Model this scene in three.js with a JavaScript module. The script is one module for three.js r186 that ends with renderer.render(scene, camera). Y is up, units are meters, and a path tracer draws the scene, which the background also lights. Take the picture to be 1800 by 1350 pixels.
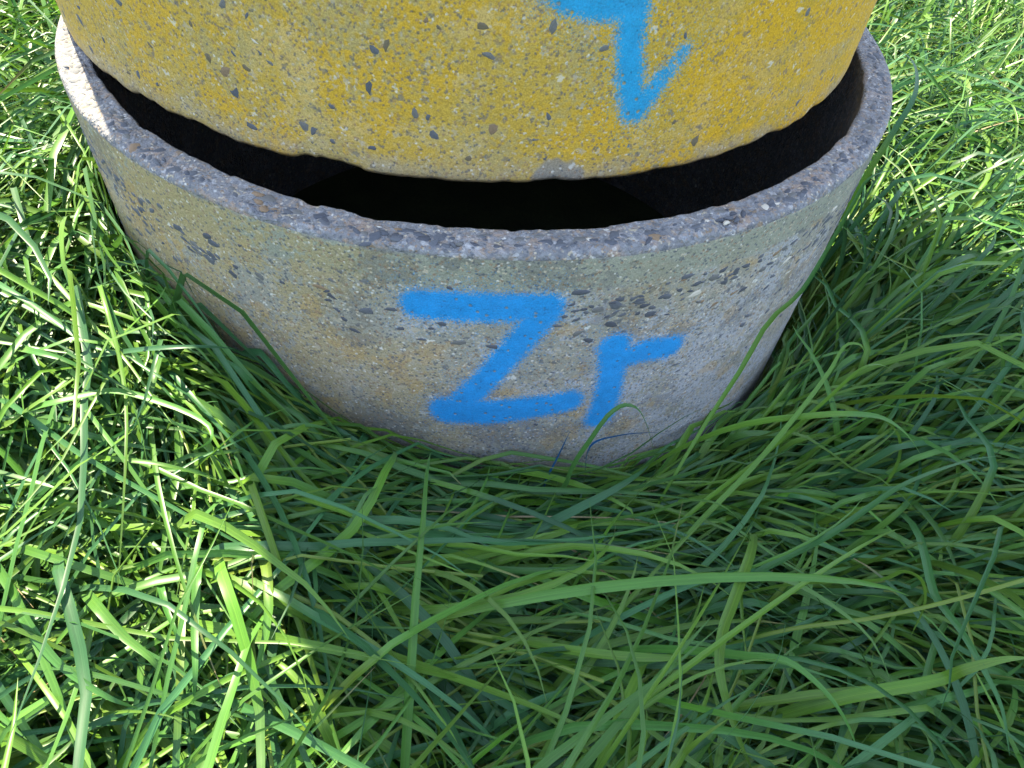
import * as THREE from 'three';
import { mergeGeometries } from 'three/addons/utils/BufferGeometryUtils.js';

// ---------------------------------------------------------------- camera, sky, sun, exposure
const scene = new THREE.Scene();
const camera = new THREE.PerspectiveCamera(57.15, 1024 / 768, 0.02, 400);
camera.position.set(0.0397, 0.8669, 0.9531);
camera.up.set(-0.07579, 0.64814, -0.75774);
camera.lookAt(camera.position.x + 0.027365, camera.position.y - 0.75829, camera.position.z - 0.651343);

const SUN_EL = 49 * Math.PI / 180;
const sunDir = new THREE.Vector3(-0.537 * Math.cos(SUN_EL), Math.sin(SUN_EL), -0.843 * Math.cos(SUN_EL)).normalize();
{ // clear spring sky: blue overhead, paler towards the horizon, a soft bright zone round the sun
  const W = 512, H = 256, d = new Float32Array(W * H * 4);
  for (let j = 0; j < H; j++) for (let i = 0; i < W; i++) {
    const el = ((j + 0.5) / H - 0.5) * Math.PI, az = ((i + 0.5) / W - 0.5) * 2 * Math.PI;
    const x = Math.cos(el) * Math.cos(az), y = Math.sin(el), z = Math.cos(el) * Math.sin(az);
    const c = x * sunDir.x + y * sunDir.y + z * sunDir.z, h = Math.pow(1 - Math.max(y, 0), 3);
    const glow = 0.55 * Math.exp(-(1 - c) * 6) + 0.12 * (1 + c * c);
    const o = (j * W + i) * 4;
    d[o] = 0.58 * (0.31 + 0.46 * h + glow * 0.95); d[o + 1] = 0.58 * (0.47 + 0.40 * h + glow); d[o + 2] = 0.58 * (0.84 + 0.20 * h + glow); d[o + 3] = 1;
    if (y < 0) { d[o] = 0.2; d[o + 1] = 0.26; d[o + 2] = 0.16; }
  }
  const t = new THREE.DataTexture(d, W, H, THREE.RGBAFormat, THREE.FloatType);
  t.mapping = THREE.EquirectangularReflectionMapping; t.magFilter = THREE.LinearFilter; t.needsUpdate = true;
  scene.background = t; scene.environment = t;
}
const sun = new THREE.DirectionalLight(new THREE.Color().setRGB(1, 0.90, 0.67), 5);
sun.position.copy(sunDir).multiplyScalar(8); sun.castShadow = true;
Object.assign(sun.shadow.camera, { left: -4, right: 4, top: 4, bottom: -4, near: 0.5, far: 20 });
sun.shadow.mapSize.set(4096, 4096); sun.shadow.radius = 1;
scene.add(sun, sun.target);

const renderer = new THREE.WebGLRenderer({ antialias: true });
renderer.toneMapping = THREE.LinearToneMapping;
renderer.toneMappingExposure = 4.9;
renderer.shadowMap.enabled = true;

// ---------------------------------------------------------------- small tools
function rng(seed) { let a = seed >>> 0; return () => { a = (a + 0x6d2b79f5) | 0; let t = Math.imul(a ^ (a >>> 15), 1 | a); t = (t + Math.imul(t ^ (t >>> 7), 61 | t)) ^ t; return ((t ^ (t >>> 14)) >>> 0) / 4294967296; }; }
const { clamp, lerp, smoothstep } = THREE.MathUtils;
const hash = (x, y, s) => { let h = Math.imul(x | 0, 374761393) + Math.imul(y | 0, 668265263) + Math.imul(s | 0, 2147483647 ^ 0x5bd1e995); h = Math.imul(h ^ (h >>> 13), 1274126177); h = Math.imul(h ^ (h >>> 16), 2246822519); return ((h ^ (h >>> 15)) >>> 0) / 4294967296; };
function vnoise(x, y, s) {
  const ix = Math.floor(x), iy = Math.floor(y); let fx = x - ix, fy = y - iy; fx = fx * fx * (3 - 2 * fx); fy = fy * fy * (3 - 2 * fy);
  const a = hash(ix, iy, s), b = hash(ix + 1, iy, s), c = hash(ix, iy + 1, s), d = hash(ix + 1, iy + 1, s);
  return a + (b - a) * fx + (c - a) * fy + (a - b - c + d) * fx * fy;
}
const fbm = (x, y, s, n) => { let v = 0, a = 0.5, t = 0; for (let i = 0; i < n; i++) { v += a * vnoise(x, y, s + i * 17); t += a; a *= 0.5; x = x * 2.03 + 11.3; y = y * 2.03 + 5.7; } return v / t; };
// cell noise: id of the nearest jittered point, and how near the border to the next cell is
const cellOut = { id: 0, id2: 0, d: 0, e: 0 };
function cells(x, y, s) {
  const ix = Math.floor(x), iy = Math.floor(y); let d1 = 9, d2 = 9, bi = 0, bj = 0;
  for (let j = -1; j <= 1; j++) for (let i = -1; i <= 1; i++) {
    const px = ix + i + hash(ix + i, iy + j, s), py = iy + j + hash(ix + i, iy + j, s + 1), d = (px - x) ** 2 + (py - y) ** 2;
    if (d < d1) { d2 = d1; d1 = d; bi = ix + i; bj = iy + j; } else if (d < d2) d2 = d;
  }
  cellOut.d = Math.sqrt(d1); cellOut.e = Math.sqrt(d2) - cellOut.d; cellOut.id = hash(bi, bj, s + 2); cellOut.id2 = hash(bi, bj, s + 3);
  return cellOut;
}
const toS = (c) => Math.round(255 * (c <= 0.0031308 ? 12.92 * Math.max(c, 0) : 1.055 * Math.pow(Math.min(c, 1), 1 / 2.4) - 0.055));
function tex(data, w, h, srgb, ws = THREE.MirroredRepeatWrapping, wt = THREE.MirroredRepeatWrapping) {
  const t = new THREE.DataTexture(data, w, h, THREE.RGBAFormat); t.magFilter = t.minFilter = THREE.LinearFilter;
  t.wrapS = ws; t.wrapT = wt; if (srgb) t.colorSpace = THREE.SRGBColorSpace; t.needsUpdate = true; return t;
}

// ---------------------------------------------------------------- the two concrete rings: where they stand
const RING_R = 0.5, WALL_T = 0.0345, RING_H = 0.5;                // lower ring, centre at the origin
const UP_R = 0.503, UP_X = -0.0291, UP_Z = -0.0944, UP_H = 0.5;   // upper ring, shoved back on it

// ---------------------------------------------------------------- concrete textures: colour and relief of mortar, sand, lichen crust, sprayed paint
const segDist = (px, py, ax, ay, bx, by) => { const dx = bx - ax, dy = by - ay, t = clamp(((px - ax) * dx + (py - ay) * dy) / (dx * dx + dy * dy), 0, 1); return [Math.hypot(px - ax - t * dx, py - ay - t * dy), t]; };
// strokes of the spray can: points on the wall (metres round, metres up) with half widths
const LOWER_STROKES = [
  { p: [[-0.030, 0.4365, 0.0125], [0.002, 0.438, 0.0125], [0.036, 0.438, 0.0125], [0.083, 0.4395, 0.0115]] },
  { p: [[0.083, 0.4350, 0.0115], [0.0627, 0.3964, 0.0105], [0.0409, 0.3566, 0.0100], [0.0115, 0.3060, 0.0110]] },
  { p: [[-0.003, 0.2905, 0.0155], [0.0384, 0.2896, 0.0145], [0.0797, 0.2951, 0.0135], [0.1206, 0.3010, 0.0120]] },
  { p: [[0.1575, 0.3780, 0.0125], [0.1624, 0.3428, 0.0105], [0.1648, 0.2967, 0.0115], [0.1613, 0.2640, 0.0115]] },
  { p: [[0.1677, 0.3560, 0.0095], [0.1936, 0.3623, 0.0115], [0.2240, 0.3575, 0.0115]] },
];
const UPPER_STROKES = [
  { p: [[0.1461, 0.7200, 0.0120], [0.1501, 0.6818, 0.0115], [0.1556, 0.6501, 0.0095], [0.1591, 0.6202, 0.0080], [0.1663, 0.5888, 0.0080], [0.1735, 0.5690, 0.0080]] },
  { p: [[0.1765, 0.5690, 0.0075], [0.1903, 0.5892, 0.0052], [0.2100, 0.6170, 0.0020]], faint: 0.30 },
  { p: [[0.0780, 0.7100, 0.0100], [0.0900, 0.6730, 0.0100], [0.1037, 0.6630, 0.0100], [0.1222, 0.6575, 0.0095], [0.1522, 0.6550, 0.0090]] },
];
function sprayed(strokes, a, y) { // 0..1: how much paint landed here
  let best = -9, soft = 0;
  for (const st of strokes) for (let k = 0; k + 1 < st.p.length; k++) {
    const A = st.p[k], B = st.p[k + 1], r = segDist(a, y, A[0], A[1], B[0], B[1]), w = lerp(A[2], B[2], r[1]) * 1.22;
    let s = (w - r[0]) / 0.0125 + 0.72; if (st.faint) s = Math.min(s, 1.15 - st.faint * (k + r[1]) * 0.9);
    if (s > best) best = s;
    const q = 0.20 * Math.exp(-Math.max(0, r[0] - w) / 0.012); if (q > soft) soft = q;
  }
  const grain = hash(Math.round(a * 2600), Math.round(y * 2600), 77) * 0.62 + vnoise(a * 900, y * 900, 78) * 0.5;
  const core = smoothstep(best, grain - 0.32, grain + 0.28), dust = hash(Math.round(a * 1900), Math.round(y * 1900), 79) < soft ? 0.6 : 0;
  return Math.max(core, dust * (soft > 0.01 ? 1 : 0));
}
function mortarGrain(a, y, s, c) { // sand grains in the mortar: writes a tinted grain colour into c, returns relief
  const g = cells(a * 470, y * 470, s), k = g.id, e = g.e, d = g.d;
  let m = 0.80 + 0.38 * g.id2;
  if (k > 0.986) { c[0] = 0.52; c[1] = 0.48; c[2] = 0.40; } else if (k > 0.935) { c[0] = 0.42; c[1] = 0.345; c[2] = 0.235; } else if (k > 0.87) { c[0] = 0.22; c[1] = 0.14; c[2] = 0.08; } else if (k < 0.07) { c[0] = 0.075; c[1] = 0.08; c[2] = 0.09; } else { c[3] = 0; return (0.6 - d) * 0.5 + m * 0.12 - (e < 0.08 ? 0.1 : 0); }
  c[3] = smoothstep(e, 0.03, 0.14); return (0.7 - d) * 0.75;
}
function smallStone(a, y, s, c) { // 3 to 6 mm stones
  const wx = (vnoise(a * 420, y * 420, s + 5) - 0.5) * 0.75, wy = (vnoise(a * 420, y * 420, s + 6) - 0.5) * 0.75, g = cells(a * 120 + wx, y * 160 + wy, s); c[3] = 0;
  const rad = 0.14 + 0.34 * g.id2 * g.id2;
  if (g.id > 0.76 && g.d < rad) {
    const k = (g.id - 0.76) / 0.24; c[3] = smoothstep(rad - g.d, 0, 0.05);
    if (k < 0.45) { c[0] = 0.09; c[1] = 0.092; c[2] = 0.095; } else if (k < 0.66) { c[0] = 0.19; c[1] = 0.13; c[2] = 0.075; } else if (k < 0.92) { c[0] = 0.36; c[1] = 0.30; c[2] = 0.20; } else { c[0] = 0.58; c[1] = 0.54; c[2] = 0.45; }
    return g.id2;
  }
  return 0.5;
}
function wallTexture(kind, w, h, a0, a1, y0, y1, strokes) {
  const col = new Uint8Array(w * h * 4), bmp = new Uint8Array(w * h * 4), c = [0, 0, 0, 0], b = [0, 0, 0];
  const mixTo = (r, g, bl, t) => { b[0] += (r - b[0]) * t; b[1] += (g - b[1]) * t; b[2] += (bl - b[2]) * t; };
  for (let j = 0; j < h; j++) {
    const y = y0 + (j + 0.5) / h * (y1 - y0);
    for (let i = 0; i < w; i++) {
      const a = a0 + (i + 0.5) / w * (a1 - a0);
      const n1 = fbm(a * 7, y * 7, 1 + kind, 4), n2 = fbm(a * 26, y * 26, 31 + kind, 4), n3 = fbm(a * 110, y * 110, 61 + kind, 3), n4 = vnoise(a * 420, y * 420, 91 + kind);
      const tone = 0.86 + 0.28 * n2;
      let hgt = 0.45 + 0.2 * (n3 - 0.5);
      if (kind === 0) { // lower ring
        b[0] = 0.248 * tone; b[1] = 0.228 * tone; b[2] = 0.170 * tone;
        // band of fine greenish mortar under the rim
        const band = smoothstep(y, 0.452, 0.462) * (1 - smoothstep(y, 0.492, 0.498));
        mixTo(0.235 * tone, 0.235 * tone, 0.165 * tone, 0.75 * band);
        // pale bloom of lime, more to the right and low down
        const right = smoothstep(a, -0.05, 0.30);
        const lime = smoothstep(n1 * 0.55 + n2 * 0.45 + 0.14 * right - 0.12 * smoothstep(y, 0.40, 0.46) + (n3 - 0.5) * 0.34 + (n4 - 0.5) * 0.30, 0.50, 0.60);
        mixTo(0.315, 0.312, 0.312, 0.72 * lime * (1 - band));
        // ochre lichen, strongest on the left
        const left = smoothstep(-a, -0.12, 0.38);
        const och = smoothstep(fbm(a * 17 + 3, y * 17, 141, 4) * 0.7 + n2 * 0.3 + 0.20 * left - 0.06 * right - 0.05 * lime - 0.20 * band * (1 - left) + (n3 - 0.5) * 0.36 + (n4 - 0.5) * 0.30, 0.505, 0.60);
        mixTo(0.315, 0.222, 0.065, (0.36 + 0.30 * left) * och);
        const orange = smoothstep(fbm(a * 30, y * 34, 171, 3) + 0.12 * left + (n3 - 0.5) * 0.3, 0.66, 0.76); mixTo(0.36, 0.215, 0.05, 0.38 * orange * (1 - band * 0.8));
        const brk = smoothstep(y + (n2 - 0.5) * 0.022 + (n3 - 0.5) * 0.012, 0.490, 0.497); mixTo(0.18 * tone, 0.175 * tone, 0.165 * tone, 0.85 * brk);
        const grime = smoothstep(fbm(a * 12, y * 16, 201, 4) + (n3 - 0.5) * 0.35 + (n4 - 0.5) * 0.2, 0.60, 0.72); mixTo(0.115, 0.105, 0.09, 0.5 * grime);
      } else { // upper ring: yellow ochre crust nearly all over
        b[0] = 0.360 * tone; b[1] = 0.265 * tone; b[2] = 0.085 * tone;
        const right = smoothstep(a, 0.06, 0.36), left = smoothstep(-a, 0.15, 0.5), edge = 1 - smoothstep(y + (n2 - 0.5) * 0.03, 0.512, 0.535);
        const och = smoothstep(n1 * 0.35 + n2 * 0.65 + 0.24 * right + 0.10 * left + (n3 - 0.5) * 0.42 + (n4 - 0.5) * 0.34 - 0.08 * edge, 0.22, 0.52);
        mixTo(0.430, 0.258, 0.012, (0.74 + 0.24 * right) * och);
        const deep = smoothstep(fbm(a * 20, y * 20, 231, 4) + 0.30 * right + (n3 - 0.5) * 0.34 + (n4 - 0.5) * 0.34, 0.56, 0.70); mixTo(0.520, 0.285, 0.003, (0.45 + 0.4 * right) * deep);
        const bare = smoothstep(fbm(a * 28 + 9, y * 22, 261, 4) + (n3 - 0.5) * 0.4 + (n4 - 0.5) * 0.3, 0.63, 0.75); mixTo(0.40, 0.34, 0.20, 0.34 * bare * (1 - 0.6 * right));
        mixTo(0.25, 0.225, 0.165, 0.55 * edge * smoothstep(n2 + n3 * 0.5, 0.55, 0.85));
        const worn = smoothstep(0.024 - Math.hypot((a - 0.112) * 1.0, (y - 0.508) * 1.2) + (n3 - 0.5) * 0.014, 0, 0.006); mixTo(0.17, 0.165, 0.155, 0.75 * worn);
        const veil = smoothstep(fbm(a * 9, y * 30, 291, 3), 0.62, 0.75) * right; mixTo(0.33, 0.25, 0.10, 0.35 * veil);
      }
      const gb = mortarGrain(a, y, 311 + kind, c), gs = kind ? 0.68 : 0.82;
      hgt += (gb - 0.35) * 0.5; mixTo(c[0], c[1], c[2], c[3] * gs * (kind ? 0.75 + 0.25 * (a < 0.2 ? 1 : 0) : 1));
      const f = 0.76 + 0.48 * hash(i, j, 351); b[0] *= f; b[1] *= f; b[2] *= f;
      smallStone(a, y, 371 + kind, c); const band2 = kind ? 0.75 : lerp(1, 0.25, smoothstep(y, 0.455, 0.465)) * (1 - 0.5 * smoothstep(-y, -0.36, -0.30));
      if (c[3] > 0) { mixTo(c[0], c[1], c[2], c[3] * 0.75 * band2); hgt -= 0.12 * c[3] * band2; }
      const pit = cells(a * 170, y * 170, 401 + kind); if (pit.id > 0.90 && pit.d < 0.22 + 0.12 * pit.id2) hgt -= 0.5 * smoothstep(0.34 - pit.d, 0.02, 0.14);
      if (strokes) { const s = sprayed(strokes, a, y) * (hgt < 0.12 ? 0.5 : 1); if (s > 0) { const v = (0.78 + 0.30 * hash(i, j, 431)) * (0.86 + 0.28 * n3) * (hgt < 0.2 ? 0.6 : 1), cover = s * (0.95 + 0.04 * n2); if (kind) mixTo(0.001, 0.255 * v, 0.46 * v, cover); else mixTo(0.001, 0.220 * v, 0.50 * v, cover); hgt = lerp(hgt, 0.5, 0.25 * s); } }
      const o = (j * w + i) * 4; col[o] = toS(b[0]); col[o + 1] = toS(b[1]); col[o + 2] = toS(b[2]); col[o + 3] = 255;
      bmp[o] = bmp[o + 1] = bmp[o + 2] = clamp(Math.round(hgt * 255), 0, 255); bmp[o + 3] = 255;
    }
  }
  return [tex(col, w, h, true), tex(bmp, w, h, false)];
}
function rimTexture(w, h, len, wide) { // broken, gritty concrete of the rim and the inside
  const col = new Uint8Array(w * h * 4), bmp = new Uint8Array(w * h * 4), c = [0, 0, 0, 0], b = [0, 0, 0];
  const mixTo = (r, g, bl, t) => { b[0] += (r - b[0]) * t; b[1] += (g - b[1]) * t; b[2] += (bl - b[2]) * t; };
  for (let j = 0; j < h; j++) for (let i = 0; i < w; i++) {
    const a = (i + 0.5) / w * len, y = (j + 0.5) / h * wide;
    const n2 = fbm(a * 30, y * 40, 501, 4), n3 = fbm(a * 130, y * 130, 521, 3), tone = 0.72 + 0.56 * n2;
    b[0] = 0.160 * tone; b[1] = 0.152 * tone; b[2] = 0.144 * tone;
    const rust = smoothstep(fbm(a * 40, y * 50, 541, 3) + (n3 - 0.5) * 0.4, 0.60, 0.75); mixTo(0.30, 0.205, 0.135, 0.55 * rust);
    const pale = smoothstep(n3 * 0.6 + n2 * 0.4, 0.56, 0.70); mixTo(0.29, 0.285, 0.28, 0.40 * pale);
    let hgt = 0.45 + 0.45 * (n3 - 0.5); hgt += (mortarGrain(a, y, 561, c) - 0.35) * 0.6; mixTo(c[0], c[1], c[2], c[3] * 0.8);
    { const wx = (n3 - 0.5) * 1.6, gr = cells(a * 230 + wx, y * 260 - wx, 571), k = gr.id, e = smoothstep(gr.e, 0.02, 0.2), q = 0.8 + 0.4 * gr.id2; if (k < 0.13) mixTo(0.105 * q, 0.108 * q, 0.12 * q, 0.5 * e); else if (k < 0.30) mixTo(0.27 * q, 0.19 * q, 0.125 * q, 0.42 * e); else if (k < 0.52) mixTo(0.24 * q, 0.24 * q, 0.24 * q, 0.42 * e); else if (k < 0.7) mixTo(0.16 * q, 0.155 * q, 0.155 * q, 0.6 * e); else if (k > 0.96) mixTo(0.42, 0.40, 0.37, 0.5 * e); hgt += (gr.id2 - 0.5) * 0.4 * e - 0.12 * (1 - e); }
    smallStone(a, y, 581, c); if (c[3] > 0) { mixTo(c[0], c[1], c[2], c[3] * 0.85); hgt += 0.2 * c[3]; }
    const f = 0.82 + 0.36 * hash(i, j, 591), o = (j * w + i) * 4;
    col[o] = toS(b[0] * f); col[o + 1] = toS(b[1] * f); col[o + 2] = toS(b[2] * f); col[o + 3] = 255;
    bmp[o] = bmp[o + 1] = bmp[o + 2] = clamp(Math.round(hgt * 255), 0, 255); bmp[o + 3] = 255;
  }
  return [tex(col, w, h, true), tex(bmp, w, h, false)];
}
const HALF = Math.PI * RING_R;
const concrete = ([map, bumpMap], bumpScale) => new THREE.MeshStandardMaterial({ map, bumpMap, bumpScale, roughness: 0.93, metalness: 0 });
const lowerFront = concrete(wallTexture(0, 2048, 650, -HALF / 2, HALF / 2, 0, RING_H, LOWER_STROKES), 0.0016);
const lowerBack = concrete(wallTexture(0, 1024, 325, HALF / 2, HALF * 1.5, 0, RING_H, null), 0.0016);
const upperFront = concrete(wallTexture(1, 2048, 650, -HALF / 2, HALF / 2, RING_H, RING_H + UP_H, UPPER_STROKES), 0.0013);
const upperBack = concrete(wallTexture(1, 1024, 325, HALF / 2, HALF * 1.5, RING_H, RING_H + UP_H, null), 0.0013);
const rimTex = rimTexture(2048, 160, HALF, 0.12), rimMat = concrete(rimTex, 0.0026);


// ---------------------------------------------------------------- ring bodies
// phi = 0 points at the camera's side (+z). A profile runs up the outer wall, over the top and down the inside, then along the underside.
function ringBody(name, R, H, opts, parent) {
  const N = 840, rows = [], nOut = opts.rows;
  for (let k = 0; k <= nOut; k++) rows.push({ r: R, y: lerp(opts.foot, H - opts.round, k / nOut), part: 'wall' });
  rows.push({ r: R, y: H - opts.round, part: 'rim', seam: true });
  for (let k = 1; k <= 5; k++) { const t = k / 5 * Math.PI / 2; rows.push({ r: R - opts.round * (1 - Math.cos(t)), y: H - opts.round * (1 - Math.sin(t)), part: 'rim' }); }
  const rin = R - opts.t + 0.004;
  for (let k = 1; k <= 8; k++) rows.push({ r: lerp(R - opts.round, rin, k / 8), y: H, part: 'rim' });
  for (let k = 1; k <= 3; k++) { const t = k / 3 * Math.PI / 2; rows.push({ r: rin - 0.004 * Math.sin(t), y: H - 0.004 * (1 - Math.cos(t)), part: 'rim' }); }
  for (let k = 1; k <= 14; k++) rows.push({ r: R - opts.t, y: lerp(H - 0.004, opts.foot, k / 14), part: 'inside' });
  const pos = [], uv = [], M = rows.length;
  let run = 0; const along = rows.map((q, k) => { if (k && q.part !== 'wall') run += Math.hypot(q.r - rows[k - 1].r, q.y - rows[k - 1].y); return run; });
  const p = new THREE.Vector3();
  for (let i = 0; i <= N; i++) {
    const phi = -Math.PI / 2 + i / N * 2 * Math.PI, s = Math.sin(phi), c = Math.cos(phi), u = (phi + Math.PI / 2) / Math.PI;
    for (let k = 0; k < M; k++) {
      const q = rows[k]; p.set(q.r, q.y, 0); opts.shape(p, phi, q.seam ? rows[k - 1] : q);
      pos.push(s * p.x, p.y, c * p.x);
      uv.push(i <= N / 2 ? u : 2 - u, q.part === 'wall' ? q.y / H : along[k] / 0.12);
    }
  }
  const idx = [[], [], [], []];
  for (let i = 0; i < N; i++) for (let k = 0; k < M - 1; k++) {
    if (rows[k + 1].seam) continue;
    const a = i * M + k, b = a + M, into = rows[k + 1].part === 'wall' ? (i < N / 2 ? 0 : 1) : rows[k + 1].part === 'rim' ? 2 : 3;
    idx[into].push(a, b, b + 1, a, b + 1, a + 1);
  }
  { const lo = M - 1; for (let i = 0; i < N; i++) { const a = i * M, b = a + M; idx[2].push(a + lo, b + lo, b, a + lo, b, a); } } // underside
  const g = new THREE.BufferGeometry();
  g.setAttribute('position', new THREE.Float32BufferAttribute(pos, 3)); g.setAttribute('uv', new THREE.Float32BufferAttribute(uv, 2));
  g.setIndex(concat(idx));
  let at = 0; idx.forEach((l, m) => { g.addGroup(at, l.length, m); at += l.length; });
  g.computeVertexNormals();
  { const k = rows.findIndex((q) => q.seam), n = g.attributes.normal; for (let i = 0; i <= N; i++) for (let q = 0; q < 3; q++) { const e = (i * M + k) * 3 + q, v = (n.array[e] + n.array[e - 3]) / 2; n.array[e] = n.array[e - 3] = v; } }
  { // the first and the last column are the same place: share the normal
    const n = g.attributes.normal; for (let k = 0; k < M; k++) { const e = N * M + k; for (let q = 0; q < 3; q++) { const v = (n.array[k * 3 + q] + n.array[e * 3 + q]) / 2; n.array[k * 3 + q] = n.array[e * 3 + q] = v; } }
  }
  const m = new THREE.Mesh(g, opts.materials); m.name = name; m.castShadow = m.receiveShadow = true; parent.add(m); return m;
}
function concat(lists) { let n = 0; lists.forEach((l) => (n += l.length)); const o = new Uint32Array(n); n = 0; lists.forEach((l) => { o.set(l, n); n += l.length; }); return new THREE.BufferAttribute(o, 1); }
const ringN = (phi, y, f, s, n) => fbm(50 + Math.sin(phi) * f * 0.5 + Math.abs(Math.cos(phi)) * 3, 50 + Math.cos(phi) * f * 0.5 + y * f, s, n);

const lowerOff = (phi, y) => 0.0022 * (ringN(phi, y, 9, 601, 3) - 0.5) + 0.0012 * (fbm(phi * RING_R * 90, y * 90, 611, 2) - 0.5);
const upperOff = (phi, y) => 0.0018 * (ringN(phi, y, 9, 701, 3) - 0.5) + 0.0009 * (fbm(phi * UP_R * 90, y * 90, 711, 2) - 0.5);
const rimOff = (a, x) => 0.0036 * (fbm(a * 70 + 40, x * 70, 621, 3) - 0.5) + 0.003 * (fbm(a * 16 + 40, x * 16, 631, 2) - 0.5) - 0.0004;
const lowerRing = new THREE.Group(); lowerRing.name = 'concrete_ring';
lowerRing.userData = { label: 'grey concrete well ring standing in the grass with blue letters Zr sprayed on it', category: 'concrete ring', group: 'stacked concrete rings' };
scene.add(lowerRing);
ringBody('ring_body', RING_R, RING_H, {
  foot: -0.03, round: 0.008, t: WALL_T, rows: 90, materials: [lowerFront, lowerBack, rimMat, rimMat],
  shape(p, phi, q) {
    const a = phi * RING_R;
    if (q.part === 'wall') p.x += lowerOff(phi, q.y);
    else if (q.part === 'rim') {
      const ramp = smoothstep(RING_R - p.x, 0.0002, 0.006), x0 = p.x;
      p.y += ramp * rimOff(a, x0); p.x += ramp * 0.0026 * (fbm(a * 55 + 80, q.y * 300 + p.x * 40, 641, 3) - 0.5);
      const nib = smoothstep(fbm(a * 24 + 12, 3.3, 651, 3), 0.60, 0.78); p.y -= 0.004 * nib * ramp * (1 - smoothstep(RING_R - p.x, 0.009, 0.02));
      if (p.x < RING_R - WALL_T + 0.008) { const nb = smoothstep(fbm(a * 30 + 112, 7.3, 661, 3), 0.58, 0.75); p.y -= 0.002 * nb; p.x += 0.0015 * nb; }
    } else p.x += 0.002 * (fbm(a * 30, q.y * 30, 671, 2) - 0.5);
  },
}, lowerRing);

const upperRing = new THREE.Group(); upperRing.name = 'concrete_ring_001'; upperRing.position.set(UP_X, RING_H, UP_Z);
upperRing.userData = { label: 'ochre yellow concrete ring set on top of the grey one, with a blue sprayed hook', category: 'concrete ring', group: 'stacked concrete rings' };
scene.add(upperRing);
// places where the lower edge is broken away: round the ring (m), half width (m), how high (m)
const CHIPS = [[-0.105, 0.020, 0.0065], [-0.075, 0.012, 0.004], [-0.24, 0.030, 0.005], [-0.30, 0.018, 0.006], [-0.36, 0.02, 0.004], [0.105, 0.016, 0.003], [0.215, 0.012, 0.002], [0.445, 0.012, 0.006], [0.36, 0.02, 0.003]];
ringBody('ring_body', UP_R, UP_H, {
  foot: 0.002, round: 0.008, t: WALL_T, rows: 96, materials: [upperFront, upperBack, rimMat, rimMat],
  shape(p, phi, q) {
    const a = phi * UP_R;
    if (q.part === 'wall') {
      p.x += upperOff(phi, q.y);
      if (q.y < 0.05) {
        let lift = 0.0035 * Math.max(0, fbm(a * 45 + 30, 1.7, 721, 3) - 0.42);
        for (const [ca, cw, ch] of CHIPS) { const d = (a - ca) / cw; if (Math.abs(d) < 1.6) lift += ch * Math.exp(-Math.pow(Math.abs(d), 3)) * (0.65 + 0.7 * fbm(a * 160, ca * 9, 731, 2)); }
        const k = 1 - q.y / 0.05; p.y += (lift) * k; const e = smoothstep(0.010 - q.y, 0, 0.009);
        p.x -= e * (0.0025 + 0.004 * Math.max(0, fbm(a * 60 + 7, 2.2, 741, 2) - 0.4)) * e;
      }
    } else if (q.part === 'inside') p.x += 0.002 * (fbm(a * 30, q.y * 30, 751, 2) - 0.5);
  },
}, upperRing);

// ---------------------------------------------------------------- stones showing in the concrete
const stoneTex = (() => { const w = 64, d = new Uint8Array(w * w * 4); for (let i = 0; i < w * w; i++) { const x = i % w, y = i / w | 0, v = 0.70 + 0.5 * fbm(x / 9, y / 9, 801, 3) * (0.75 + 0.5 * hash(x, y, 803)); d[i * 4] = d[i * 4 + 1] = d[i * 4 + 2] = toS(Math.min(1, v)); d[i * 4 + 3] = 255; } return tex(d, w, w, true); })();
const STONES = [[0.070, 0.073, 0.082], [0.090, 0.092, 0.098], [0.058, 0.060, 0.068], [0.125, 0.118, 0.105], [0.20, 0.13, 0.07], [0.50, 0.44, 0.34], [0.13, 0.10, 0.055]].map((c) => new THREE.MeshStandardMaterial({ color: new THREE.Color().setRGB(...c), map: stoneTex, bumpMap: stoneTex, bumpScale: 0.0006, roughness: 0.82 }));
const stoneShapes = [];
{ // broken flints and pebbles: an uneven outline, a low crown; x = along, y = across, z = out of the wall
  const r = rng(11);
  for (let v = 0; v < 14; v++) {
    const n = 7, sharp = 0.35 + 0.45 * r(), rad = []; for (let i = 0; i < n; i++) rad.push(1 - sharp * r() * 0.9);
    const pos = [0.1 * (r() - 0.5), 0.1 * (r() - 0.5), 0.16 + 0.10 * r()], uv = [0.5, 0.5], idx = [];
    for (const [f, z] of [[0.66, 0.12], [1, -0.03], [0.97, -0.22]]) for (let i = 0; i < n; i++) { const t = i / n * 2 * Math.PI + 0.3 * (hash(i, v, 5) - 0.5), q = rad[i] * f; pos.push(q * Math.cos(t), q * Math.sin(t), z + (f < 0.9 ? 0.07 * (r() - 0.5) : 0)); uv.push(0.5 + q * Math.cos(t) * 0.5, 0.5 + q * Math.sin(t) * 0.5); }
    for (let i = 0; i < n; i++) { const a = 1 + i, b = 1 + (i + 1) % n; idx.push(0, a, b); for (const k of [0, n]) idx.push(a + k, a + n + k, b + n + k, a + k, b + n + k, b + k); }
    const g = new THREE.BufferGeometry(); g.setAttribute('position', new THREE.Float32BufferAttribute(pos, 3)); g.setAttribute('uv', new THREE.Float32BufferAttribute(uv, 2)); g.setIndex(idx); g.computeVertexNormals(); stoneShapes.push(g);
  }
}
const basis = new THREE.Matrix4(), ex = new THREE.Vector3(), ey = new THREE.Vector3(), ez = new THREE.Vector3();
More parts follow.
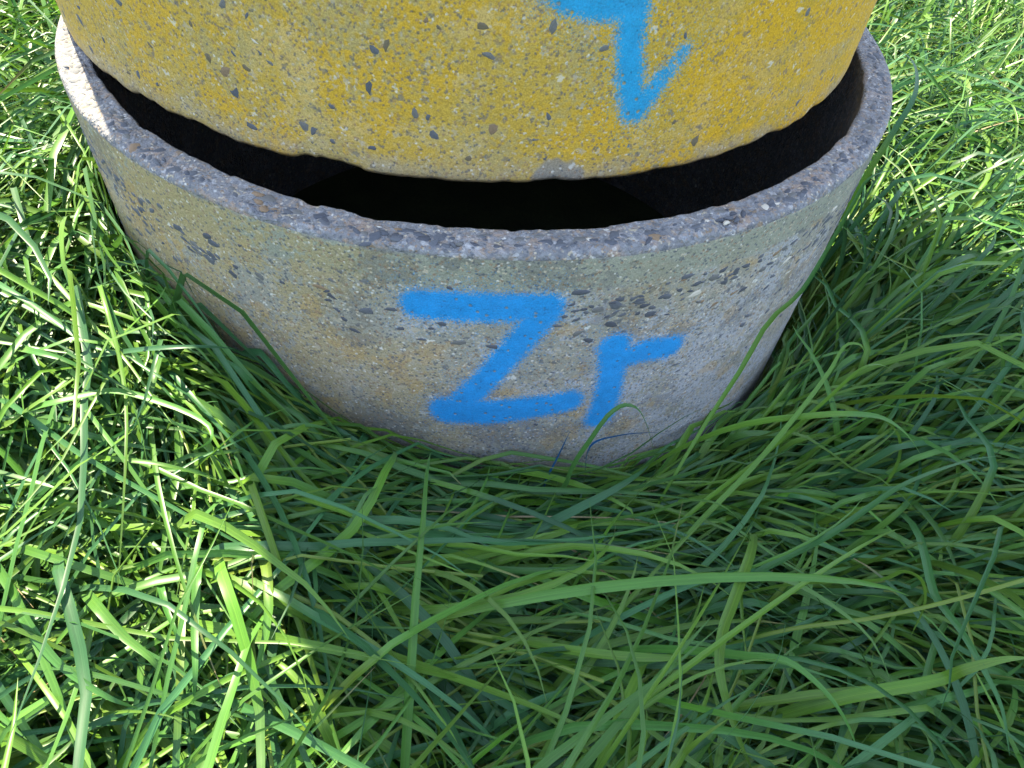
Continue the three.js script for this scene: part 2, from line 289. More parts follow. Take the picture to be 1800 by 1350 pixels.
function stonesOn(ring, list, limit) {
  // list: { at, out, up, turn, a, b, depth, m }; those nearest the photograph's side and largest become parts, the rest one part
  list.sort((p, q) => q.score - p.score);
  const rest = [];
  list.forEach((s, k) => {
    ez.copy(s.out); ex.crossVectors(s.up, ez).normalize(); ey.crossVectors(ez, ex);
    const c = Math.cos(s.turn), n = Math.sin(s.turn), X = ex.clone().multiplyScalar(c).addScaledVector(ey, n), Y = ex.clone().multiplyScalar(-n).addScaledVector(ey, c);
    basis.makeBasis(X.multiplyScalar(s.a), Y.multiplyScalar(s.b), ez.clone().multiplyScalar(s.depth)).setPosition(s.at);
    const g = stoneShapes[s.v];
    if (k < limit) { const m = new THREE.Mesh(g, STONES[s.m]); m.name = k ? 'stone_' + String(k).padStart(3, '0') : 'stone'; basis.decompose(m.position, m.quaternion, m.scale); m.castShadow = m.receiveShadow = true; ring.add(m); }
    else rest.push(g.clone().applyMatrix4(basis));
  });
  if (rest.length) { const m = new THREE.Mesh(mergeGeometries(rest), STONES[1]); m.name = 'small_aggregate'; m.userData.kind = 'stuff'; m.castShadow = m.receiveShadow = true; ring.add(m); }
}
{
  const r = rng(21), list = [], UPV = new THREE.Vector3(0, 1, 0);
  const pickDark = () => { const k = r(); return k < 0.34 ? 0 : k < 0.6 ? 1 : k < 0.82 ? 2 : k < 0.93 ? 3 : 4; };
  const onWall = (a, y, la, lb, turn, m, depth) => { const phi = a / RING_R, out = new THREE.Vector3(Math.sin(phi), 0, Math.cos(phi)); list.push({ at: out.clone().multiplyScalar(RING_R + lowerOff(phi, y) - 0.0001).setY(y), out, up: UPV, turn, a: la, b: lb, depth, m, v: r() * stoneShapes.length | 0, score: Math.cos(phi) * 2 + la * 120 }); };
  for (let k = 0; k < 1900; k++) { // belt of flat flints under the smooth band, thinning out below
    const a = (r() * 2 - 1) * HALF, y = r() < 0.55 ? 0.430 + 0.026 * (r() + r() - 1) + 0.012 * vnoise(a * 9, 0, 3) : 0.425 - 0.20 * r() * r(), dens = vnoise(a * 6 + 20, 1, 5);
    if (r() > 0.06 + 0.55 * dens + 0.42 * smoothstep(Math.abs(a - 0.03), 0.10, 0.40) - (y < 0.40 ? 0.15 : 0)) continue;
    if (sprayed(LOWER_STROKES, a, y) > 0.1) continue;
    const la = 0.0034 + 0.0056 * Math.pow(r(), 1.2) + (r() < 0.12 ? 0.0015 : 0); onWall(a, y, la * 1.15, la * (0.40 + 0.34 * r()), (r() - 0.5) * 1.1, r() < 0.02 ? 5 : pickDark(), 0.0040);
  }
  for (let k = 0; k < 640; k++) { // rim: exposed stones lying flat in the broken top
    const phi = (r() * 2 - 1) * Math.PI, rad = RING_R - 0.004 - (WALL_T - 0.016) * r(), out = new THREE.Vector3(0.25 * (r() - 0.5), 1, 0.25 * (r() - 0.5)); if (rad > RING_R - 0.008) out.add(new THREE.Vector3(Math.sin(phi), 0, Math.cos(phi)).multiplyScalar(0.6)); out.normalize();
    const la = 0.0034 + 0.0066 * Math.pow(r(), 1.5), y = RING_H + rimOff(phi * RING_R, rad) - 0.0004 - 0.0045 * smoothstep(rad, RING_R - 0.009, RING_R);
    list.push({ at: new THREE.Vector3(Math.sin(phi) * rad, y, Math.cos(phi) * rad), out, up: new THREE.Vector3(Math.sin(phi), 0, Math.cos(phi)), turn: (r() - 0.5) * 1.6, a: la * 1.2, b: la * (0.45 + 0.4 * r()), depth: 0.0060, m: r() < 0.04 ? 5 : pickDark(), v: r() * stoneShapes.length | 0, score: Math.cos(phi) * 2 + la * 120 + 0.25 });
  }
  stonesOn(lowerRing, list, 300);
  const up = [];
  for (let k = 0; k < 760; k++) {
    const a = (r() * 2 - 1) * HALF, phi = a / UP_R, y = 0.02 + 0.46 * r(), out = new THREE.Vector3(Math.sin(phi), 0, Math.cos(phi));
    if (a > 0.12 && r() < 0.55) continue;
    if (sprayed(UPPER_STROKES, a, y + RING_H) > 0.2) continue;
    const la = 0.0034 + 0.0070 * Math.pow(r(), 1.3) * (a > 0.12 ? 0.55 : 1), k2 = r();
    up.push({ at: out.clone().multiplyScalar(UP_R + upperOff(phi, y) - 0.0001).setY(y), out, up: UPV, turn: r() * 3.1, a: la * 1.15, b: la * (0.45 + 0.5 * r()), depth: 0.0028, m: k2 < 0.26 ? 1 : k2 < 0.52 ? 3 : k2 < 0.62 ? 0 : k2 < 0.88 ? 6 : k2 < 0.97 ? 4 : 5, v: r() * stoneShapes.length | 0, score: Math.cos(phi) * 2 + la * 120 - y });
  }
  stonesOn(upperRing, up, 200);
}

// ---------------------------------------------------------------- lid on the stack, above the picture: it keeps the inside dark
{
  const pts = [[0, 0], [0.47, 0], [0.505, 0], [0.512, 0.006], [0.512, 0.052], [0.504, 0.06], [0, 0.066]].map(([x, y]) => new THREE.Vector2(x, y));
  const lid = new THREE.Mesh(new THREE.LatheGeometry(pts, 96), rimMat);
  lid.name = 'lid'; lid.position.set(0, UP_H + 0.003, 0); lid.castShadow = lid.receiveShadow = true; upperRing.add(lid);
}

// ---------------------------------------------------------------- ground
{
  const w = 512, d = new Uint8Array(w * w * 4);
  for (let j = 0; j < w; j++) for (let i = 0; i < w; i++) { const x = i / w * 16, y = j / w * 16, n = fbm(x, y, 901, 5), f = 0.7 + 0.6 * hash(i, j, 903), o = (j * w + i) * 4; d[o] = toS((0.042 + 0.04 * n) * f); d[o + 1] = toS((0.050 + 0.05 * n) * f); d[o + 2] = toS((0.022 + 0.016 * n) * f); d[o + 3] = 255; }
  const t = tex(d, w, w, true); t.repeat.set(200, 200);
  const g = new THREE.PlaneGeometry(200, 200, 1, 1).rotateX(-Math.PI / 2);
  const m = new THREE.Mesh(g, new THREE.MeshStandardMaterial({ map: t, roughness: 1 })); m.name = 'ground'; m.userData.kind = 'structure'; m.receiveShadow = true; scene.add(m);
}

// ---------------------------------------------------------------- long grass
const bladeTex = (() => {
  const w = 64, h = 512, d = new Uint8Array(w * h * 4), b = new Uint8Array(w * h * 4);
  for (let j = 0; j < h; j++) for (let i = 0; i < w; i++) {
    const x = i / w - 0.5, y = j / h, o = (j * w + i) * 4, vein = 0.5 + 0.5 * Math.cos(i * 2 * Math.PI / 6.4 + 0.5 * vnoise(i * 0.2, y * 9, 911)), mid = Math.exp(-x * x / 0.0016);
    const long = fbm(i * 0.35, y * 7, 913, 3), blot = fbm(i * 0.12, y * 26, 915, 3), scar = smoothstep(fbm(i * 0.3, y * 60, 917, 2), 0.74, 0.84);
    const v = 1.22 * (0.80 + 0.16 * vein) * (0.78 + 0.34 * long) * (0.86 + 0.24 * blot);
    d[o] = toS(clamp(v * (1 + 0.55 * mid) * 0.78 + 0.25 * scar, 0, 1)); d[o + 1] = toS(clamp(v * (1 + 0.22 * mid) * 0.80 + 0.10 * scar, 0, 1)); d[o + 2] = toS(clamp(v * (1 + 0.3 * mid) * 0.78 + 0.1 * scar, 0, 1)); d[o + 3] = 255;
    b[o] = b[o + 1] = b[o + 2] = Math.round(255 * clamp(0.35 + 0.3 * vein + 0.35 * (long - 0.5) - 0.25 * mid, 0, 1)); b[o + 3] = 255;
  }
  return [tex(d, w, h, true, THREE.ClampToEdgeWrapping, THREE.RepeatWrapping), tex(b, w, h, false, THREE.ClampToEdgeWrapping, THREE.RepeatWrapping)];
})();
const bladeMat = new THREE.MeshPhysicalMaterial({ map: bladeTex[0], bumpMap: bladeTex[1], bumpScale: 0.00025, vertexColors: true, roughness: 0.92, transmission: 0.31, thickness: 0, ior: 1.42, specularIntensity: 0.12, clearcoat: 0.5, clearcoatRoughness: 0.36, side: THREE.DoubleSide });

// which way the grass has been laid: anchors on the ground (x, z) and the way the blades lean (x, z)
const LAID = [[-0.81, -0.19, 0.35, 0.9, 0.5], [-1.1, -0.6, 0.2, 0.8, 0.6], [-0.62, 0.2, 0.9, 0.5, 0.4], [-0.49, 0.34, 1, 0.28, 0.35], [-0.34, 0.46, 1, 0.42, 0.3], [-0.30, 0.40, 0.7, 0.8, 0.3], [-0.30, 0.64, 0.9, 0.42, 0.45], [-0.34, 0.80, 0.35, -0.9, 0.7], [-0.15, 0.77, 0.6, -0.5, 0.8],
  [-0.05, 0.59, 1, 0.22, 0.35], [0.07, 0.52, 1, 0.0, 0.4], [0.08, 0.73, 0.95, 0.18, 0.55], [0.22, 0.60, 0.95, -0.2, 0.5], [0.35, 0.43, 0.85, -0.5, 0.35], [0.60, 0.33, 0.85, -0.52, 0.35], [0.85, -0.05, 0.75, -0.65, 0.4], [0.98, -0.62, 0.8, -0.8, 0.5], [1.4, -1.2, 0.8, -0.8, 0.5], [0.37, 0.66, 0.8, 0.4, 0.6], [0.44, 0.74, 0.45, 0.85, 0.6], [0.60, 0.58, 0.75, -0.15, 0.7], [0.24, 0.75, 0.85, 0.35, 0.6]];
function laid(x, z) { let sx = 0, sz = 0, sj = 0, sw = 0; for (const [ax, az, dx, dz, j] of LAID) { const w = 1 / Math.pow((x - ax) ** 2 + (z - az) ** 2 + 0.004, 1.6); sx += w * dx; sz += w * dz; sj += w * j; sw += w; } return [Math.atan2(sx, sz), sj / sw]; }
const GREENS = [[0.062, 0.170, 0.032], [0.050, 0.150, 0.040], [0.076, 0.190, 0.027], [0.104, 0.214, 0.022], [0.043, 0.136, 0.044], [0.066, 0.178, 0.035]];
const outside = (x, y, z, pad) => { // keep clear of the rings
  let rr = RING_R + pad, k = Math.hypot(x, z); if (y < RING_H + 0.004 && k < rr) return [x * rr / k, z * rr / k];
  if (y >= RING_H + 0.004) { rr = UP_R + pad; k = Math.hypot(x - UP_X, z - UP_Z); if (k < rr) return [UP_X + (x - UP_X) * rr / k, UP_Z + (z - UP_Z) * rr / k]; }
  return null;
};
const T = new THREE.Vector3(), Wd = new THREE.Vector3(), Nn = new THREE.Vector3(), Q = new THREE.Vector3();
class Blades {
  constructor() { this.p = []; this.n = []; this.u = []; this.c = []; this.i = []; }
  // line: centre points; o: width, col, base (colour near the root), roll, twist, fold, tip
  add(line, o) {
    const S = line.length - 1, first = this.p.length / 3; let prev = null;
    for (let k = 0; k <= S; k++) {
      const s = k / S, a = line[Math.max(0, k - 1)], b = line[Math.min(S, k + 1)], m = line[k];
      T.set(b[0] - a[0], b[1] - a[1], b[2] - a[2]).normalize();
      if (!prev) { Wd.set(o.side[0], 0, o.side[1]); } else Wd.copy(prev);
      Wd.addScaledVector(T, -Wd.dot(T)).normalize(); if (k === 0) Wd.applyAxisAngle(T, o.roll); else Wd.applyAxisAngle(T, o.twist / S);
      prev = Wd.clone(); Nn.crossVectors(T, Wd).normalize();
      const wide = o.width * 0.5 * (o.stem ? 1 : Math.min(1, 0.24 + 2.6 * s) * Math.pow(Math.max(0, 1 - Math.pow(s, o.tip)), 0.85)) + 0.00012, f = o.fold * wide;
      for (let q = -1; q <= 1; q++) {
        this.p.push(m[0] + Wd.x * q * wide + Nn.x * f * (Math.abs(q) - 0.5), m[1] + Wd.y * q * wide + Nn.y * f * (Math.abs(q) - 0.5), m[2] + Wd.z * q * wide + Nn.z * f * (Math.abs(q) - 0.5));
        const t = -q * o.fold; Q.copy(Nn).addScaledVector(Wd, t).normalize(); this.n.push(Q.x, Q.y, Q.z);
        this.u.push(0.5 + q * 0.5, o.v + s * o.len * 1.6);
        const k1 = clamp(1 - s * 4.5, 0, 1), fl = o.flip ? 0.85 * (1 - smoothstep(s, o.flip - 0.03, o.flip + 0.05)) : 0, e = o.dry ? smoothstep(s, 1 - o.dry, 1 - o.dry + 0.06) : 0;
        for (let z = 0; z < 3; z++) this.c.push(lerp(lerp(lerp(o.col[z], o.flip ? o.other[z] : 0, fl), o.base[z], k1), [0.36, 0.27, 0.12][z], e));
      }
    }
    for (let k = 0; k < S; k++) for (let q = 0; q < 2; q++) { const a = first + k * 3 + q, b = a + 3; this.i.push(a, b, b + 1, a, b + 1, a + 1); }
  }
  geometry() {
    const g = new THREE.BufferGeometry();
    g.setAttribute('position', new THREE.BufferAttribute(new Float32Array(this.p), 3)); g.setAttribute('normal', new THREE.BufferAttribute(new Float32Array(this.n), 3));
    g.setAttribute('uv', new THREE.BufferAttribute(new Float32Array(this.u), 2)); g.setAttribute('color', new THREE.BufferAttribute(new Float32Array(this.c), 3));
    g.setIndex(new THREE.BufferAttribute(new Uint32Array(this.i), 1)); return g;
  }
}
const grass = new THREE.Group(); grass.name = 'long_grass';
grass.userData = { label: 'long lush green grass lying over around the concrete rings', category: 'grass', kind: 'stuff' };
scene.add(grass);
const mass = new Blades(), chosen = [];
const lookX = 0.12, lookZ = 0.55;
// the grass stands lower where it has been trodden in front of the ring, and climbs up the ring at its sides
const matHeight = (x, z) => { const d = Math.hypot((x - 0.10) * 0.9, (z - 0.62) * 1.1); return (lerp(0.150, 0.300, smoothstep(d, 0.16, 0.50)) + 0.05 * smoothstep(-x, 0.22, 0.42) * (1 - smoothstep(z, 0.35, 0.6))) * (0.88 + 0.24 * vnoise(x * 6, z * 6, 951)); };
const CLIMB = [[-180, 0.30], [-70, 0.43], [-50, 0.415], [-36, 0.365], [-28, 0.30], [-21, 0.222], [-12, 0.188], [10, 0.175], [32, 0.198], [43, 0.262], [56, 0.36], [80, 0.36], [180, 0.30]];
function climb(x, z) { const p = Math.atan2(x, z) * 180 / Math.PI; let k = 1; while (CLIMB[k][0] < p) k++; const [a, ya] = CLIMB[k - 1], [b, yb] = CLIMB[k]; return lerp(ya, yb, (p - a) / (b - a)); }
// one shoot or leaf: marches from a point, bending over under its weight until it lies on what is below it
function march(r, q, seg, L, thEnd, curl, cap, floorY, pad, power) {
  let { x, y, z, th, dir } = q; const th0 = th, step = L / seg, pts = [[x, y, z]], ways = [[th, dir]], over = -0.012 + 0.06 * Math.pow(r(), 3), kink = r() < 0.13 ? 0.35 + 0.4 * r() : 2;
  for (let k = 1; k <= seg; k++) {
    const s = k / seg; dir += curl / seg * (0.4 + 1.2 * s);
    let want = th0 + (thEnd - th0) * Math.pow(s, power); if (s > kink) want += 0.9;
    const near = Math.hypot(x, z) - RING_R, top = near < 0.13 ? Math.min(cap, climb(x, z) + over + near * 0.5) : cap;
    if (y > top) want = Math.max(want, 1.75 + Math.min(0.7, (y - top) * 14));
    if (th > 1.45 && y < floorY) want = Math.min(want, 1.48);
    th += (want - th) * 0.7;
    x += Math.sin(th) * Math.sin(dir) * step; z += Math.sin(th) * Math.cos(dir) * step; y = Math.max(0.006, y + Math.cos(th) * step);
    const o = outside(x, y, z, 0.004 + 0.012 * pad);
    if (o) { x = o[0]; z = o[1]; const away = Math.atan2(x, z), off = Math.atan2(Math.sin(dir - away), Math.cos(dir - away)); dir = away + Math.sign(off || 1) * Math.min(Math.PI * 0.52, Math.abs(off) * 0.66 + 0.1); }
    pts.push([x, y, z]); ways.push([th, dir]);
  }
  return { pts, ways };
}
const pickGreen = (r, hue) => { const g = GREENS[Math.min(GREENS.length - 1, (hue * 0.5 + r() * 0.5) * GREENS.length | 0)], t = 0.72 + 0.56 * r(); return g.map((v) => v * t); };
const OTHER = [0.118, 0.250, 0.020]; // the shiny underside of a leaf is yellower
{
  const r = rng(31), CL = 0.06, clumps = new Map();
  const clumpOf = (x, z) => { const i = Math.round(x / CL + 0.8 * (vnoise(x * 14, z * 14, 921) - 0.5)), j = Math.round(z / CL + 0.8 * (vnoise(x * 14, z * 14, 923) - 0.5)), k = i + ',' + j; if (!clumps.has(k)) clumps.set(k, { turn: hash(i, j, 931) * 2 - 1, tall: 0.8 + 0.35 * hash(i, j, 932), pad: hash(i, j, 933), hue: hash(i, j, 934) }); return clumps.get(k); };
  const put = (pts, o, len) => {
    const m = pts[Math.floor(pts.length * 0.55)], dep = Math.hypot(m[0] - camera.position.x, m[1] - camera.position.y, m[2] - camera.position.z);
    const inView = m[0] > -0.55 + 0.3 * (m[2] - 0.8) && m[0] < 0.75 - 0.3 * (m[2] - 0.8) && m[2] > -0.1 && m[2] < 0.82;
    const score = inView && !o.stem ? len * Math.sqrt(o.width) / (dep * dep) * smoothstep(m[1] / matHeight(m[0], m[2]), 0.35, 0.95) : 0;
    if (score > 0) chosen.push({ pts, o, score }); else mass.add(pts, o);
  };
  const leaf = (q, len, c, seg, high, broad) => {
    const floorY = high * (0.10 + 0.65 * r()), thEnd = Math.min(2.95, q.th + 0.7 + 1.7 * r());
    const b = march(r, q, seg, len, thEnd, (r() + r() - 1) * 1.5 + c.turn * 0.3, high * (0.75 + 0.4 * r()), floorY, c.pad, 1.25), col = pickGreen(r, c.hue), flip = r() < 0.34 ? 0.15 + 0.6 * r() : 0;
    const dead = r() < 0.006;
    put(b.pts, { width: (dead ? 0.35 : 1) * broad * (0.0036 + 0.0066 * Math.pow(r(), 1.3)), col: dead ? [0.32, 0.25, 0.12] : col, base: r() < 0.45 ? OTHER.map((v) => v * (0.8 + 0.4 * r())) : col, flip, other: OTHER.map((v) => v * (0.75 + 0.4 * r())), roll: (r() - 0.5) * 1.3, twist: (r() - 0.5) * (r() < 0.25 ? 5 : 1.8), fold: 0.10 + 0.42 * r(), tip: 1.7 + 2.0 * r(), v: r() * 9, len, side: [Math.cos(q.dir), -Math.sin(q.dir)], dry: r() < 0.10 ? 0.03 + 0.10 * r() : 0 }, len);
  };
  const plant = (x, z, fine) => {
    if (Math.hypot(x, z) < RING_R + 0.006) return;
    const c = clumpOf(x, z), high = matHeight(x, z), [dir0, jit] = laid(x, z), dir = dir0 + c.turn * jit * 0.62 + (r() + r() + r() - 1.5) * 0.45 * jit + (r() < 0.06 ? (r() - 0.5) * 4 : 0);
    const L = high * (0.9 + 1.2 * r()) * c.tall, seg = fine ? 8 : 5, st = march(r, { x, y: 0, z, th: 0.12 + 0.55 * r(), dir }, seg, L, 1.15 + 0.55 * r(), (r() - 0.5) * 0.9, high * (0.55 + 0.35 * r()), high * 0.2, c.pad, 0.8);
    const t = 0.8 + 0.4 * r();
    put(st.pts, { stem: true, width: 0.0022 + 0.0014 * r(), col: [0.17 * t, 0.25 * t, 0.035 * t], base: [0.22 * t, 0.27 * t, 0.06 * t], roll: 0, twist: 0, fold: 0.9, tip: 2, v: r() * 9, len: L, side: [Math.cos(dir), -Math.sin(dir)] }, L);
    const n = fine ? 3 + (r() < 0.55 ? 1 : 0) : 2 + (r() < 0.5 ? 1 : 0); let sgn = r() < 0.5 ? 1 : -1;
    for (let k = 0; k < n; k++) {
      const s = clamp(0.22 + 0.78 * (k + 0.5 * r() + 0.3) / n, 0, 1), at = s * seg, i = Math.min(seg - 1, Math.floor(at)), f = at - i, A = st.pts[i], B = st.pts[i + 1]; sgn = -sgn;
      leaf({ x: lerp(A[0], B[0], f), y: lerp(A[1], B[1], f), z: lerp(A[2], B[2], f), th: Math.max(0.15, st.ways[i + 1][0] - 0.1 - 0.5 * r()), dir: st.ways[i + 1][1] + sgn * (0.06 + 0.42 * r()) }, (0.18 + 0.34 * r() * (0.4 + 0.6 * r())) * (0.65 + 0.35 * high / 0.25) * c.tall, c, fine ? 11 : 6, high, 1);
    }
    if (r() < 0.55) leaf({ x, y: 0, z, th: 0.1 + 0.5 * r(), dir }, high * (1.2 + 1.2 * r()), c, fine ? 11 : 6, high, 0.95);
  };
  for (let n = 0; n < 12500; n++) { // dense where the picture looks
    const x = -1.25 + 2.75 * r(), z = -0.95 + 2.15 * r(), d = Math.hypot(x - lookX, z - lookZ);
    if (r() > clamp(1.30 - d * 0.55, 0.42, 1)) continue; plant(x, z, d < 0.85);
  }
  for (let k = 0; k < 900; k++) { const t = (r() * 2 - 1) * 2.4, d = RING_R + 0.008 + 0.10 * r(); if (Math.abs(t - 0.15) < 0.45 && r() < 0.5) continue; plant(Math.sin(t) * d, Math.cos(t) * d, Math.abs(t) < 1.6); } // thick along the foot of the ring
  for (let k = 0; k < 6500; k++) { const x = -2.6 + 5.8 * r(), z = -3.2 + 5.4 * r(); if (x > -1.25 && x < 1.5 && z > -0.95 && z < 1.2) continue; plant(x, z, false); }
}
// single blades that stand out in the picture: width, colour, points along the blade
const SINGLES = [
  [0.0075, 0, [[0.122,0.211,0.541],[0.131,0.26,0.534],[0.144,0.295,0.526],[0.157,0.324,0.517],[0.169,0.335,0.513],[0.184,0.327,0.508],[0.198,0.306,0.508],[0.218,0.255,0.505],[0.241,0.188,0.5]]],
  [0.00715, 0, [[0.322,0.285,0.404],[0.345,0.33,0.37],[0.39,0.335,0.322],[0.404,0.365,0.305],[0.414,0.41,0.291],[0.42,0.44,0.283],[0.427,0.455,0.272],[0.447,0.46,0.258],[0.492,0.45,0.235]]],
  [0.011, 4, [[0.489,0.32,0.146],[0.491,0.4,0.155],[0.506,0.45,0.138],[0.525,0.47,0.11],[0.547,0.475,0.058],[0.566,0.47,-0.012],[0.578,0.45,-0.097]]],
  [0.0099, 0, [[-0.227,0.235,0.575],[-0.213,0.27,0.563],[-0.186,0.295,0.556],[-0.149,0.307,0.546],[-0.124,0.3,0.541],[-0.109,0.28,0.534]]],
  [0.0143, 1, [[-0.178,0.245,0.511],[-0.188,0.29,0.511],[-0.199,0.32,0.509],[-0.21,0.34,0.506],[-0.224,0.34,0.496]]],
  [0.01045, 2, [[-0.176,0.28,0.843],[-0.132,0.295,0.828],[-0.094,0.295,0.813],[-0.065,0.29,0.805]]],
  [0.0121, 3, [[-0.051,0.255,0.831],[-0.068,0.295,0.808],[-0.087,0.305,0.785],[-0.108,0.305,0.77],[-0.13,0.285,0.758]]],
  [0.00715, 3, [[0.322,0.245,0.519],[0.362,0.295,0.48],[0.411,0.31,0.419],[0.426,0.33,0.398],[0.442,0.33,0.396],[0.455,0.315,0.397]]],
  [0.0066, 3, [[0.335,0.245,0.503],[0.403,0.295,0.452],[0.445,0.32,0.42],[0.465,0.32,0.415],[0.498,0.3,0.413]]],
  [0.011, 2, [[0.391,0.295,0.473],[0.427,0.3,0.472],[0.461,0.295,0.47],[0.491,0.28,0.475],[0.527,0.245,0.478]]],
  [0.01155, 2, [[0.219,0.245,0.651],[0.254,0.258,0.65],[0.29,0.265,0.652],[0.327,0.267,0.653],[0.37,0.26,0.673],[0.406,0.245,0.697],[0.428,0.22,0.738]]],
  [0.0132, 3, [[0.268,0.27,0.686],[0.254,0.28,0.711],[0.248,0.275,0.738],[0.253,0.265,0.765],[0.266,0.245,0.788],[0.281,0.225,0.808]]],
  [0.01265, 2, [[0.276,0.265,0.726],[0.309,0.27,0.73],[0.332,0.267,0.745],[0.353,0.255,0.763],[0.37,0.235,0.784],[0.378,0.215,0.801]]],
  [0.0042, 'b', [[0.107,0.194,0.519],[0.117,0.234,0.509],[0.126,0.267,0.498]]],
  [0.005, 'b', [[0.153,0.244,0.497],[0.182,0.242,0.481],[0.231,0.222,0.457],[0.271,0.192,0.437]]],
  [0.0088, 3, [[0.196,0.265,0.821],[0.216,0.3,0.804],[0.233,0.32,0.794]]],
  [0.01045, 1, [[0.482,0.245,0.643],[0.477,0.255,0.66],[0.477,0.27,0.693],[0.479,0.275,0.722],[0.487,0.27,0.755],[0.496,0.245,0.788]]],
  [0.00462, 's', [[0.422,0.235,0.669],[0.475,0.265,0.663],[0.544,0.295,0.648]]],
  [0.0154, 3, [[0.457,0.245,0.728],[0.469,0.27,0.726],[0.496,0.28,0.72],[0.53,0.275,0.714]]],
  [0.011, 2, [[0.217,0.235,0.571],[0.251,0.255,0.566],[0.283,0.255,0.57],[0.311,0.235,0.583],[0.329,0.205,0.602]]],
  [0.0099, 1, [[0.395,0.245,0.588],[0.424,0.28,0.574],[0.458,0.295,0.554],[0.527,0.305,0.527],[0.576,0.295,0.509]]],
  [0.00935, 3, [[0.434,0.245,0.635],[0.446,0.265,0.635],[0.46,0.265,0.642],[0.462,0.255,0.661],[0.45,0.235,0.686]]],
  [0.011, 4, [[-0.046,0.21,0.636],[-0.003,0.225,0.663],[0.042,0.23,0.688],[0.091,0.225,0.701],[0.124,0.215,0.706]]],
  [0.0121, 2, [[-0.094,0.215,0.648],[-0.06,0.23,0.675],[-0.021,0.23,0.695],[0.018,0.22,0.715],[0.051,0.205,0.728]]],
  [0.0121, 3, [[-0.057,0.235,0.75],[-0.012,0.24,0.756],[0.028,0.23,0.767],[0.068,0.22,0.764]]],
  [0.0088, 1, [[0.045,0.205,0.718],[0.084,0.235,0.678],[0.13,0.25,0.654],[0.186,0.255,0.622],[0.222,0.25,0.608]]],
  [0.01045, 3, [[-0.419,0.305,0.571],[-0.357,0.36,0.583],[-0.34,0.36,0.556],[-0.34,0.34,0.514]]],
  [0.01155, 0, [[-0.452,0.305,0.47],[-0.388,0.36,0.522],[-0.357,0.36,0.529],[-0.319,0.34,0.535]]],
  [0.0099, 2, [[-0.413,0.305,0.561],[-0.356,0.36,0.586],[-0.322,0.36,0.57],[-0.298,0.36,0.561],[-0.261,0.36,0.568],[-0.224,0.36,0.58],[-0.202,0.36,0.593],[-0.197,0.36,0.606],[-0.218,0.34,0.606]]],
  [0.0121, 0, [[-0.419,0.285,0.546],[-0.341,0.34,0.59],[-0.288,0.34,0.602],[-0.239,0.315,0.593]]],
  [0.00935, 4, [[-0.372,0.32,0.49],[-0.274,0.375,0.521],[-0.232,0.375,0.514],[-0.211,0.355,0.495]]],
  [0.00935, 2, [[-0.379,0.285,0.588],[-0.281,0.34,0.62],[-0.231,0.34,0.623],[-0.195,0.315,0.619]]],
  [0.00935, 2, [[-0.295,0.27,0.603],[-0.256,0.32,0.616],[-0.224,0.32,0.613],[-0.206,0.3,0.607]]],
  [0.0121, 0, [[-0.358,0.275,0.701],[-0.302,0.325,0.752],[-0.271,0.325,0.778],[-0.251,0.325,0.791],[-0.213,0.325,0.808],[-0.198,0.305,0.809]]],
  [0.0132, 2, [[-0.297,0.275,0.707],[-0.252,0.325,0.741],[-0.221,0.325,0.764],[-0.194,0.325,0.78],[-0.184,0.305,0.791]]],
  [0.011, 5, [[-0.205,0.28,0.679],[-0.182,0.33,0.713],[-0.17,0.33,0.755],[-0.158,0.33,0.79],[-0.16,0.31,0.804]]],
  [0.0088, 0, [[-0.245,0.265,0.683],[-0.212,0.315,0.721],[-0.201,0.315,0.739],[-0.188,0.315,0.756],[-0.181,0.295,0.776]]],
  [0.00935, 1, [[-0.255,0.26,0.623],[-0.178,0.31,0.661],[-0.138,0.31,0.661],[-0.11,0.31,0.678],[-0.095,0.31,0.699],[-0.087,0.31,0.741],[-0.08,0.29,0.761]]],
];
let nBlade = 0;
function bladePart(pts, o, label) {
  const b = new Blades(); b.add(pts, o); const m = new THREE.Mesh(b.geometry(), bladeMat); m.name = o.stem ? 'stem' : nBlade ? 'blade_' + String(nBlade).padStart(3, '0') : 'blade'; if (!o.stem) nBlade++;
  if (label) m.userData.label = label; m.castShadow = m.receiveShadow = true; grass.add(m);
}
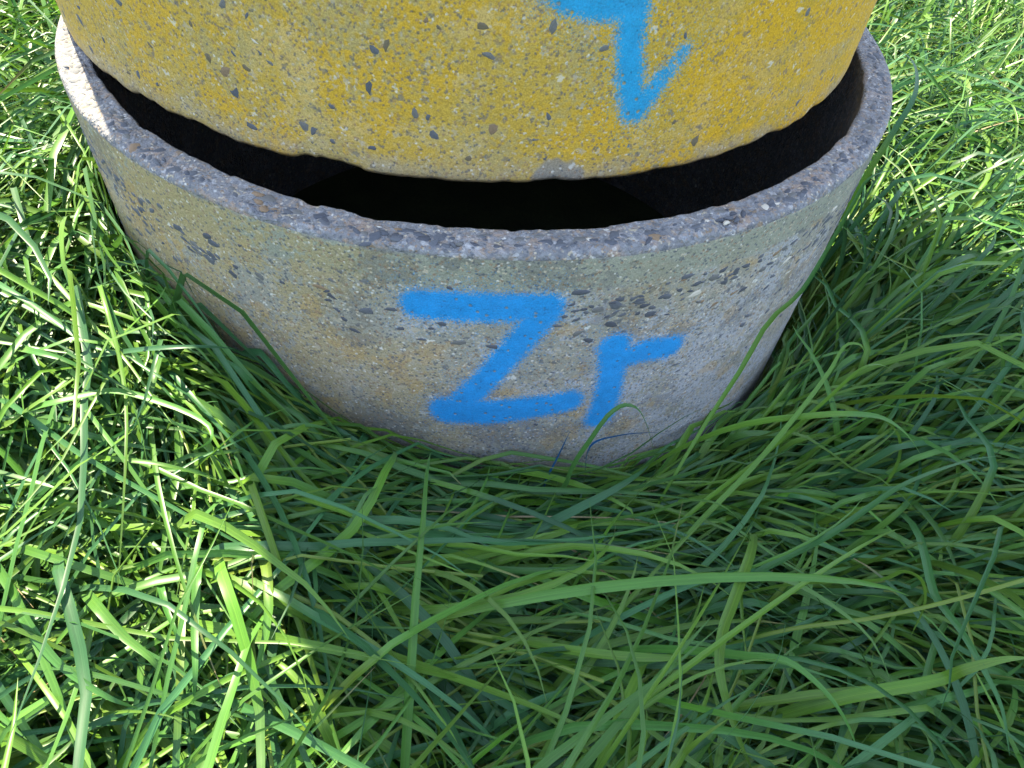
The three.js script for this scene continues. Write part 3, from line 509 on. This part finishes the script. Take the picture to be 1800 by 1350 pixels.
{
  const r = rng(41);
  for (const [w, kind, pts] of SINGLES) {
    const a = pts[0], b = pts[1], g = new THREE.Vector3(a[0] - b[0], 0, a[2] - b[2]).setLength(0.085), mid = [a[0] + g.x, a[1] * 0.90, a[2] + g.z], low = [a[0] + g.x * 1.9, a[1] * 0.6, a[2] + g.z * 1.9], root = [a[0] + g.x * 2.4, 0.01, a[2] + g.z * 2.4];
    const o0 = outside(root[0], 0, root[2], 0.006); if (o0) { root[0] = o0[0]; root[2] = o0[1]; }
    const line = new THREE.CatmullRomCurve3((kind === 'b' ? [[a[0], a[1] - 0.06, a[2] + 0.01], ...pts] : [root, low, mid, ...pts]).map((p) => new THREE.Vector3(...p)), false, 'centripetal').getPoints(26).map((p) => { const q = outside(p.x, p.y, p.z, 0.005); return q ? [q[0], p.y, q[1]] : [p.x, p.y, p.z]; });
    const blue = kind === 'b', stem = kind === 's', col = blue ? [0.012, 0.10, 0.22] : stem ? [0.19, 0.27, 0.04] : GREENS[kind].map((v) => v * (1.0 + 0.15 * r()));
    const d = Math.atan2(pts[pts.length - 1][0] - a[0], pts[pts.length - 1][2] - a[2]);
    bladePart(line, { stem, width: w * 0.78, col, base: stem || blue ? [0.14, 0.22, 0.04] : OTHER, flip: !blue && r() < 0.4 ? 0.3 + 0.4 * r() : 0, other: OTHER, roll: (r() - 0.5) * 0.5, twist: (r() - 0.5) * 1.4, fold: stem ? 0.9 : 0.2 + 0.2 * r(), tip: 2.6, v: r() * 9, len: 0.35, side: [Math.cos(d), -Math.sin(d)], dry: 0 }, blue ? 'thin blade tinged blue by the spray paint' : undefined);
  }
  chosen.sort((a, b) => b.score - a.score);
  chosen.forEach((c, k) => { if (k < 258) bladePart(c.pts, c.o); else mass.add(c.pts, c.o); });
  const m = new THREE.Mesh(mass.geometry(), bladeMat); m.name = 'blade_mass'; m.userData.kind = 'stuff'; m.castShadow = m.receiveShadow = true; grass.add(m);
  // the meadow goes on beyond the picture: tufts of the same grass, spread out to ten metres
  const far = new Blades(), fr = rng(51);
  for (let k = 0; k < 34; k++) {
    const t = fr() * 6.283, d = 0.16 * Math.sqrt(fr()), q = { x: Math.cos(t) * d, y: 0, z: Math.sin(t) * d, th: 0.15 + 0.6 * fr(), dir: 0.8 + (fr() - 0.5) * 2.4 }, pts = [[q.x, 0, q.z]], L = 0.25 + 0.3 * fr(); let th = q.th;
    for (let i = 1; i <= 6; i++) { th = q.th + 1.5 * i / 6; q.x += Math.sin(th) * Math.sin(q.dir) * L / 6; q.z += Math.sin(th) * Math.cos(q.dir) * L / 6; q.y = Math.max(0.01, q.y + Math.cos(th) * L / 6); pts.push([q.x, q.y, q.z]); }
    const col = pickGreen(fr, fr()); far.add(pts, { width: 0.006 + 0.008 * fr(), col, base: col, roll: (fr() - 0.5), twist: (fr() - 0.5) * 2, fold: 0.3, tip: 2.4, v: fr() * 9, len: L, side: [Math.cos(q.dir), -Math.sin(q.dir)], dry: 0 });
  }
  const spots = []; for (let k = 0; k < 9000; k++) { const t = fr() * 6.283, d = 2.2 + 9 * Math.pow(fr(), 0.8), x = 0.3 + Math.cos(t) * d, z = -0.5 + Math.sin(t) * d; if (x > -2.5 && x < 3.1 && z > -3.1 && z < 2.1) continue; spots.push([x, z, fr() * 1.4 - 0.7, 0.8 + 0.5 * fr()]); }
  const tufts = new THREE.InstancedMesh(far.geometry(), bladeMat, spots.length); tufts.name = 'far_tufts'; tufts.userData.kind = 'stuff'; tufts.castShadow = tufts.receiveShadow = true;
  spots.forEach(([x, z, t, q], k) => tufts.setMatrixAt(k, new THREE.Matrix4().makeRotationY(t).scale(new THREE.Vector3(q, q, q)).setPosition(x, 0, z)));
  grass.add(tufts);
  console.log('leaves in view', chosen.length, 'triangles', mass.i.length / 3);
}

renderer.render(scene, camera);
